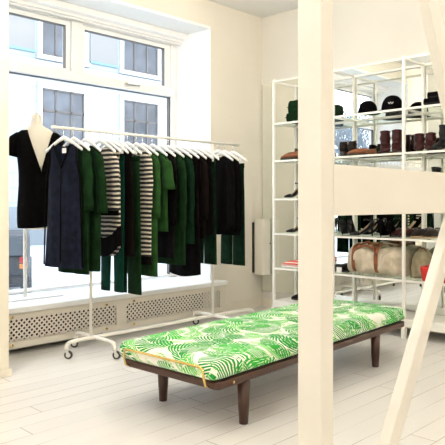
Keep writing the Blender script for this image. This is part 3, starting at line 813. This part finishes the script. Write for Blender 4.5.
folded('folded_sweater', 'bottle green folded sweater, lower of two in the left bay', 'green1', 5.36, 4.07, S(4), .30, .28, .09)
folded('folded_sweater', 'bottle green folded sweater, upper of two in the left bay', 'green1', 5.37, 4.06, S(4)+.092, .29, .27, .13, seed=2)

# hats
def hat(label, x, y, z, r, h, brim, rz, badge=False):
    t = thing('hat', label, 'hat', (x, y, z), rz)
    mb = MB(); rings = []
    for k in range(11):
        a = PI/2*k/10; rr = r*math.cos(a)**.75 if k < 10 else .01
        rings.append([(rr*math.cos(2*PI*i/28)*(1+.03*math.sin(3*2*PI*i/28+k)), rr*math.sin(2*PI*i/28), .006 + h*math.sin(a)) for i in range(28)])
    mb.rings(rings); mb.make('crown', 'feltblack', t, smooth=True)
    mb = MB()
    if brim == 'peak':
        pts = [(r*.75*math.cos(a), r*.95*math.sin(a)) for a in [math.radians(q) for q in range(-75, 76, 15)]]
        outer = [(r*(1.0+.6*math.cos(a))*math.cos(a*.9)+.01, r*.98*math.sin(a)) for a in [math.radians(q) for q in range(75, -76, -15)]]
        mb.prism(pts+outer, 2, .002, .010)
    else:
        mb.rings([[(q*math.cos(2*PI*i/28), q*math.sin(2*PI*i/28), zz) for i in range(28)] for q, zz in ((r*.95, .004), (r+brim, .001), (r+brim, .006), (r*.95, .012))], False, False)
    mb.make('brim', 'feltblack', t, smooth=False)
    if badge:
        b_ = MB(); b_.tube([(r*.93, -.022, h*.50), (r*.99, -.010, h*.38), (r*.93, .0, h*.52), (r*.99, .012, h*.38), (r*.93, .024, h*.50)], .0028, 5); b_.make('badge', 'card', t)
    return t
hat('black brimmed hat, left of the two dark hats in the middle bay', 5.34, 3.245, S(4), .095, .125, .03, R(100))
hat('black cap with white badge, right of the two dark hats in the middle bay', 5.34, 2.975, S(4), .105, .145, .03, R(200), True)
def pouch(name, label, x, y, z, w, d, h, rz=0):
    t = thing(name, label, 'clutch bag', (x, y, z), rz)
    MB().box(-d/2, d/2, -w/2, w/2, 0, h).make('pouch', 'leather_black', t, bevel=min(h*.35, .015), smooth=False)
    MB().box(-d/2-.003, -d/2+.02, -w/2+.01, w/2-.01, h*.35, h+.003).make('flap', 'feltblack', t, bevel=.003)
    return t
pouch('clutch_bag', 'flat black clutch, lower of two stacked in the right bay', 5.31, 2.44, S(4), .32, .20, .055)
pouch('clutch_bag', 'flat black clutch, upper of two stacked in the right bay', 5.32, 2.43, S(4)+.0555, .29, .18, .055, .05)

# canvas holdall
bag = thing('holdall', 'large natural canvas holdall with cognac leather straps on the lower shelf', 'bag', (5.39, 3.05, S(0)))
mb = MB(); rings = []
for k in range(27):
    t = k/26; y = .40 - .62*t
    e = max(.05, 1 - abs(2*t-1)**5)**.5
    hh = (.285 + .02*math.sin(t*9) - .03*t) * (.62 + .38*e); ww = .165*(.6+.4*e)
    ring = []
    for i in range(26):
        a = 2*PI*i/26; c, s_ = math.cos(a), math.sin(a)
        wr = 1 + .08*math.sin(a*4+t*11) + .07*math.sin(t*24+a*3) + .04*math.sin(t*47-a*3)
        ring.append((ww*math.copysign(abs(c)**.65, c)*wr, y, max(.003, hh/2 + hh/2*math.copysign(abs(s_)**.7, s_)*(wr if s_ > 0 else 1))))
    rings.append(ring)
mb.rings(rings); mb.make('canvas_body', 'canvas', bag, smooth=True, sub=1)
for y in (.285, .035):
    mb = MB(); pts = []
    for i in range(-10, 11):
        a = math.radians(90 + i*13.5); c, s_ = math.cos(a), math.sin(a)
        pts.append((.172*math.copysign(abs(c)**.65, c), y + .02*math.sin(i*.8)*0, .147 + .150*math.copysign(abs(s_)**.7, s_)))
    rings = [[(px, py-.019, pz), (px, py+.019, pz), (px*1.03, py+.019, pz+.005*(1 if pz > .15 else 0)), (px*1.03, py-.019, pz+.005*(1 if pz > .15 else 0))] for px, py, pz in pts]
    mb.rings(rings); mb.make('strap', 'leather_strap', bag)
mb = MB(); hp = []
for i in range(13):
    a = PI*i/12; hp.append((-.155 + .02*math.sin(a) - .02, .16 - .125*math.cos(a)*-1, .20 + .085*math.sin(a)))
mb.tube(hp, .011, 8); mb.make('handle', 'leather_strap', bag, smooth=True)
mb = MB(); mb.tube([(x+.0*0, y, z) for x, y, z in [(-.13, .07, .255), (-.12, .10, .30), (-.08, .16, .325), (-.12, .22, .30), (-.13, .25, .255)]], .011, 8); mb.make('handle', 'leather_strap', bag, smooth=True)
mb = MB(); mb.prism([(-.05, .08), (.05, .08), (.05, .20), (-.05, .20)], 2, .287, .312); mb.make('handle_wrap', 'leather_strap', bag, bevel=.008)

# second, limper khaki bag half behind the shelf post
kb = thing('khaki_bag', 'slumped khaki canvas bag between the holdall and the red tote', 'bag', (5.46, 2.72, S(0)))
mb = MB(); rings = []
for k in range(10):
    z = .0 + .27*k/9; e = (1-(k/9)**3)**.5 if k < 9 else .2
    rings.append([((.10*e+.01)*math.copysign(abs(math.cos(2*PI*i/24))**.7, math.cos(2*PI*i/24))*(1+.1*math.sin(i*1.9+k)), (.095*e+.01)*math.sin(2*PI*i/24)*(1+.08*math.sin(i+k*2)), z) for i in range(24)])
mb.rings(rings); mb.make('sack', 'khaki', kb, smooth=True)
mb = MB(); mb.tube([(-.03, -.05, .24), (-.04, -.03, .28), (-.04, .03, .28), (-.03, .05, .24)], .006, 6); mb.make('handle', 'leather_strap', kb, smooth=True)

# red tote
rt = thing('red_tote', 'bright red ribbed tote at the right end of the lower shelf', 'bag', (5.31, 2.48, S(0)))
mb = MB(); rings = []
for k in range(8):
    z = .125*k/7; f_ = 1+.12*k/7 + (.012 if k % 2 else 0)
    rings.append([(.11*f_*math.copysign(abs(math.cos(2*PI*i/24))**.5, math.cos(2*PI*i/24)), (.14)*f_*math.copysign(abs(math.sin(2*PI*i/24))**.5, math.sin(2*PI*i/24)), z) for i in range(24)])
mb.rings(rings, True, False); mb.make('basket', 'red', rt, smooth=True, solid=.006)
for s in (-1, 1): MB().tube([(s*.118, -.06, .11), (s*.11, -.045, .15), (s*.09, 0, .165), (s*.11, .045, .15), (s*.118, .06, .11)], .008, 8).make('handle', 'red', rt, smooth=True)

# ------------------------------------------------------------------ added fill globes (unseen, put in to brighten the shop)
def fill_light(x, y, power, col, label):  # glowing globe added out of view as interior fill
    t = thing('fill_globe', label, 'added fill light', (x, y, ZC), 0, 'added fill globes')
    MB().lathe([(0, 0), (.05, 0), (.05, -.02), (0, -.025)], (0, 0, 0), 16).make('canopy', 'steel', t)
    MB().tube([(0, 0, -.02), (0, 0, -.22)], .006).make('stem', 'steel', t)
    MB().lathe([(.14*math.sin(PI*k/12), -.35 + .14*math.cos(PI*k/12)) for k in range(13)], (0, 0, 0), 24).make('glow_globe', mat('fill_globe_glow', (.9, .87, .8), .5, emit=(col, power)), t, smooth=True)
warm, neut = (1.0, .90, .76), (1.0, .96, .90)
for i, (x, y, p_, c) in enumerate(((-1.6, -1.4, 85, neut), (-1.0, 1.8, 75, neut), (2.6, -1.6, 80, warm), (4.5, .4, 26, neut), (3.6, 3.2, 48, warm), (1.2, 3.6, 42, neut), (1.5, 2.3, 34, neut))):
    fill_light(x, y, p_, c, 'added unseen fill globe %s' % ['near the camera-side wall', 'above the left floor', 'over the right side', 'in front of the mirror', 'between daybed and rack', 'near the cream pillar', 'above the left end of the daybed'][i])

# ------------------------------------------------------------------ street outside
ZS = -.55
tag(MB().box(-40, 60, WY+.15, 24.0, ZS-.2, ZS).make('street_snow', 'snow'), kind='structure')
FY = 24.0
fb = thing('building', 'pale rusticated facade with tall dark windows across the snowy street', 'building', (20, FY, ZS))
def fp(n, mb, m, **k):
    o = mb.make(n, m, fb, **k); o.location = (-20, -FY, -ZS); return o
fp('wall', MB().box(7, 44, FY, FY+6, 1.1, 15), 'facade')
fp('basement', MB().box(6.9, 44.1, FY-.12, FY+6, ZS, 1.1), 'basegrey')
fp('cornice', MB().box(6.9, 44.1, FY-.28, FY, 7.0, 7.32).box(6.9, 44.1, FY-.16, FY, 6.82, 7.0), 'trimw')
P = 4.28
for i in range(-1, 7):
    x = 13.2 + P*i
    for z0, z1 in ((2.3, 6.2), (7.72, 11.4)):
        w_ = MB(); x1 = x+2.08
        w_.box(x-.22, x, FY-.1, FY+.02, z0-.2, z1+.25); w_.box(x1, x1+.22, FY-.1, FY+.02, z0-.2, z1+.25); w_.box(x, x1, FY-.1, FY+.02, z1, z1+.25); w_.box(x-.28, x1+.28, FY-.2, FY+.02, z0-.3, z0-.1)
        win_ = fp('window', w_, 'trimw')
        f_ = MB()
        zt = z1 - 1.0
        for a, b_ in ((x, x+.07), (x1-.07, x1), (x+.62, x+.70), (x1-.70, x1-.62)): f_.box(a, b_, FY-.07, FY-.01, z0-.1, z1)
        f_.box(x, x1, FY-.07, FY-.01, z1-.07, z1); f_.box(x, x1, FY-.07, FY-.01, zt, zt+.1); f_.box(x, x1, FY-.07, FY-.01, z0-.1, z0)
        o1 = f_.make('window_frame', 'winframe', win_)
        o2 = MB().box(x, x1, FY-.03, FY-.005, z0-.1, z1).make('pane', 'paneblue', win_)
    fp('wall_panel', MB().box(x+2.42, x+P-.34, FY-.06, FY+.01, 7.75, 11.4), 'panelg')
    fp('panel_sill', MB().box(x+2.42, x+P-.34, FY-.1, FY+.01, 7.66, 7.76), 'turq')
# car, rear end seen at the lower left
car = thing('parked_car', 'small grey hatchback parked in the snow outside, rear lights visible', 'car', (4.72, 10.55, ZS), R(62))
mb = MB(); side = [(-.0, .28), (0, .62), (.06, .85), (.30, 1.22), (.55, 1.30), (1.7, 1.30), (2.3, .92), (3.3, .80), (3.45, .55), (3.45, .28)]
mb.prism(side, 1, -.75, .75); mb.make('body', 'carpaint', car, bevel=.16)
MB().prism([(.035, .86), (.27, 1.17), (.29, 1.17), (.06, .86)], 1, -.60, .60).make('rear_window', 'carglass', car).location = (-.035, 0, 0)
MB().box(-.07, .04, -.74, .74, .34, .50).make('bumper', 'carblack', car, bevel=.02)
MB().box(-.03, .02, -.22, .22, .56, .68).make('number_plate', 'card', car)
for s in (-1, 1):
    MB().box(-.025, .05, s*.64-.07, s*.64+.07, .72, .83).make('tail_lamp', 'redlamp', car, bevel=.01)
    MB().box(-.03, .05, s*.64-.07, s*.64+.07, .62, .71).make('indicator', 'orangelamp', car, bevel=.01)
for x in (.65, 2.75):
    for s in (-1, 1):
        MB().lathe([(.12, -.09), (.29, -.1), (.31, -.06), (.31, .06), (.29, .1), (.12, .09)], (x, s*.68, .31), 24, 1).make('wheel', 'rubber', car, smooth=True)

# bare trees further down the street (seen through the window by way of the mirror)
def tree(x, y, h, seed, label):
    t = thing('bare_tree', label, 'tree', (x, y, ZS), 0, 'bare street trees')
    rnd = random.Random(seed); mb = MB()
    def grow(p, d, L, r, lvl):
        q = p + d*L*.5 + Vector((rnd.uniform(-.04, .04)*L, rnd.uniform(-.04, .04)*L, 0)); e = p + d*L
        mb.tube([p, q, e], [r, r*.85, r*.7], 5 if lvl > 1 else 7)
        if lvl >= 5: return
        for k in range(3 if lvl > 0 else 4):
            nd = (d + Vector((rnd.uniform(-.8, .8), rnd.uniform(-.8, .8), rnd.uniform(-.1, .5)))).normalized()
            grow(p + d*L*rnd.uniform(.55, 1.0), nd, L*rnd.uniform(.6, .8), r*.6, lvl+1)
    grow(Vector((0, 0, 0)), Vector((0, 0, 1)), h*.36, h*.02, 0)
    mb.make('branches', 'bark', t)
for i, (x, y, h) in enumerate(((-3.5, 12.5, 6), (-8.5, 14.0, 6.5), (-15, 14.5, 7), (-12, 20.5, 7), (-20, 19, 8), (-4.5, 20, 7.5), (-26, 24, 9))):
    tree(x, y, h, i+3, 'bare winter tree down the street, %s' % ['closest to the shop', 'second from the shop', 'middle of the row', 'behind the row', 'farthest away', 'across the street', 'at the kerb'][i])

# ------------------------------------------------------------------ world, daylight
W = bpy.data.worlds.new('overcast'); scn.world = W; W.use_nodes = True
nt = W.node_tree; bg = nt.nodes['Background']
g = G(nt)
tc = nt.nodes.new('ShaderNodeTexCoord'); s3 = g.xyz(tc.outputs['Generated'])
c = g.mix(g.m('MAXIMUM', s3[2], 0.0), (.93, .96, 1.0), (.80, .89, 1.0))
nt.links.new(c, bg.inputs['Color']); bg.inputs['Strength'].default_value = 3.2

# ------------------------------------------------------------------ camera and view
cam = bpy.data.cameras.new('camera'); co = bpy.data.objects.new('camera', cam); COL.objects.link(co)
th = math.atan2(826.06-222.5, 610.5)
co.location = (0, 0, 1.25); co.rotation_euler = (PI/2, 0, th - PI/2)
cam.sensor_width = 36; cam.lens = 610.5/445*36; cam.shift_y = -(222.5-203.1)/445
scn.camera = co
scn.view_settings.view_transform = 'Standard'; scn.view_settings.look = 'None'
scn.view_settings.gamma = 1; scn.view_settings.exposure = 0.45
scn.view_settings.use_curve_mapping = False
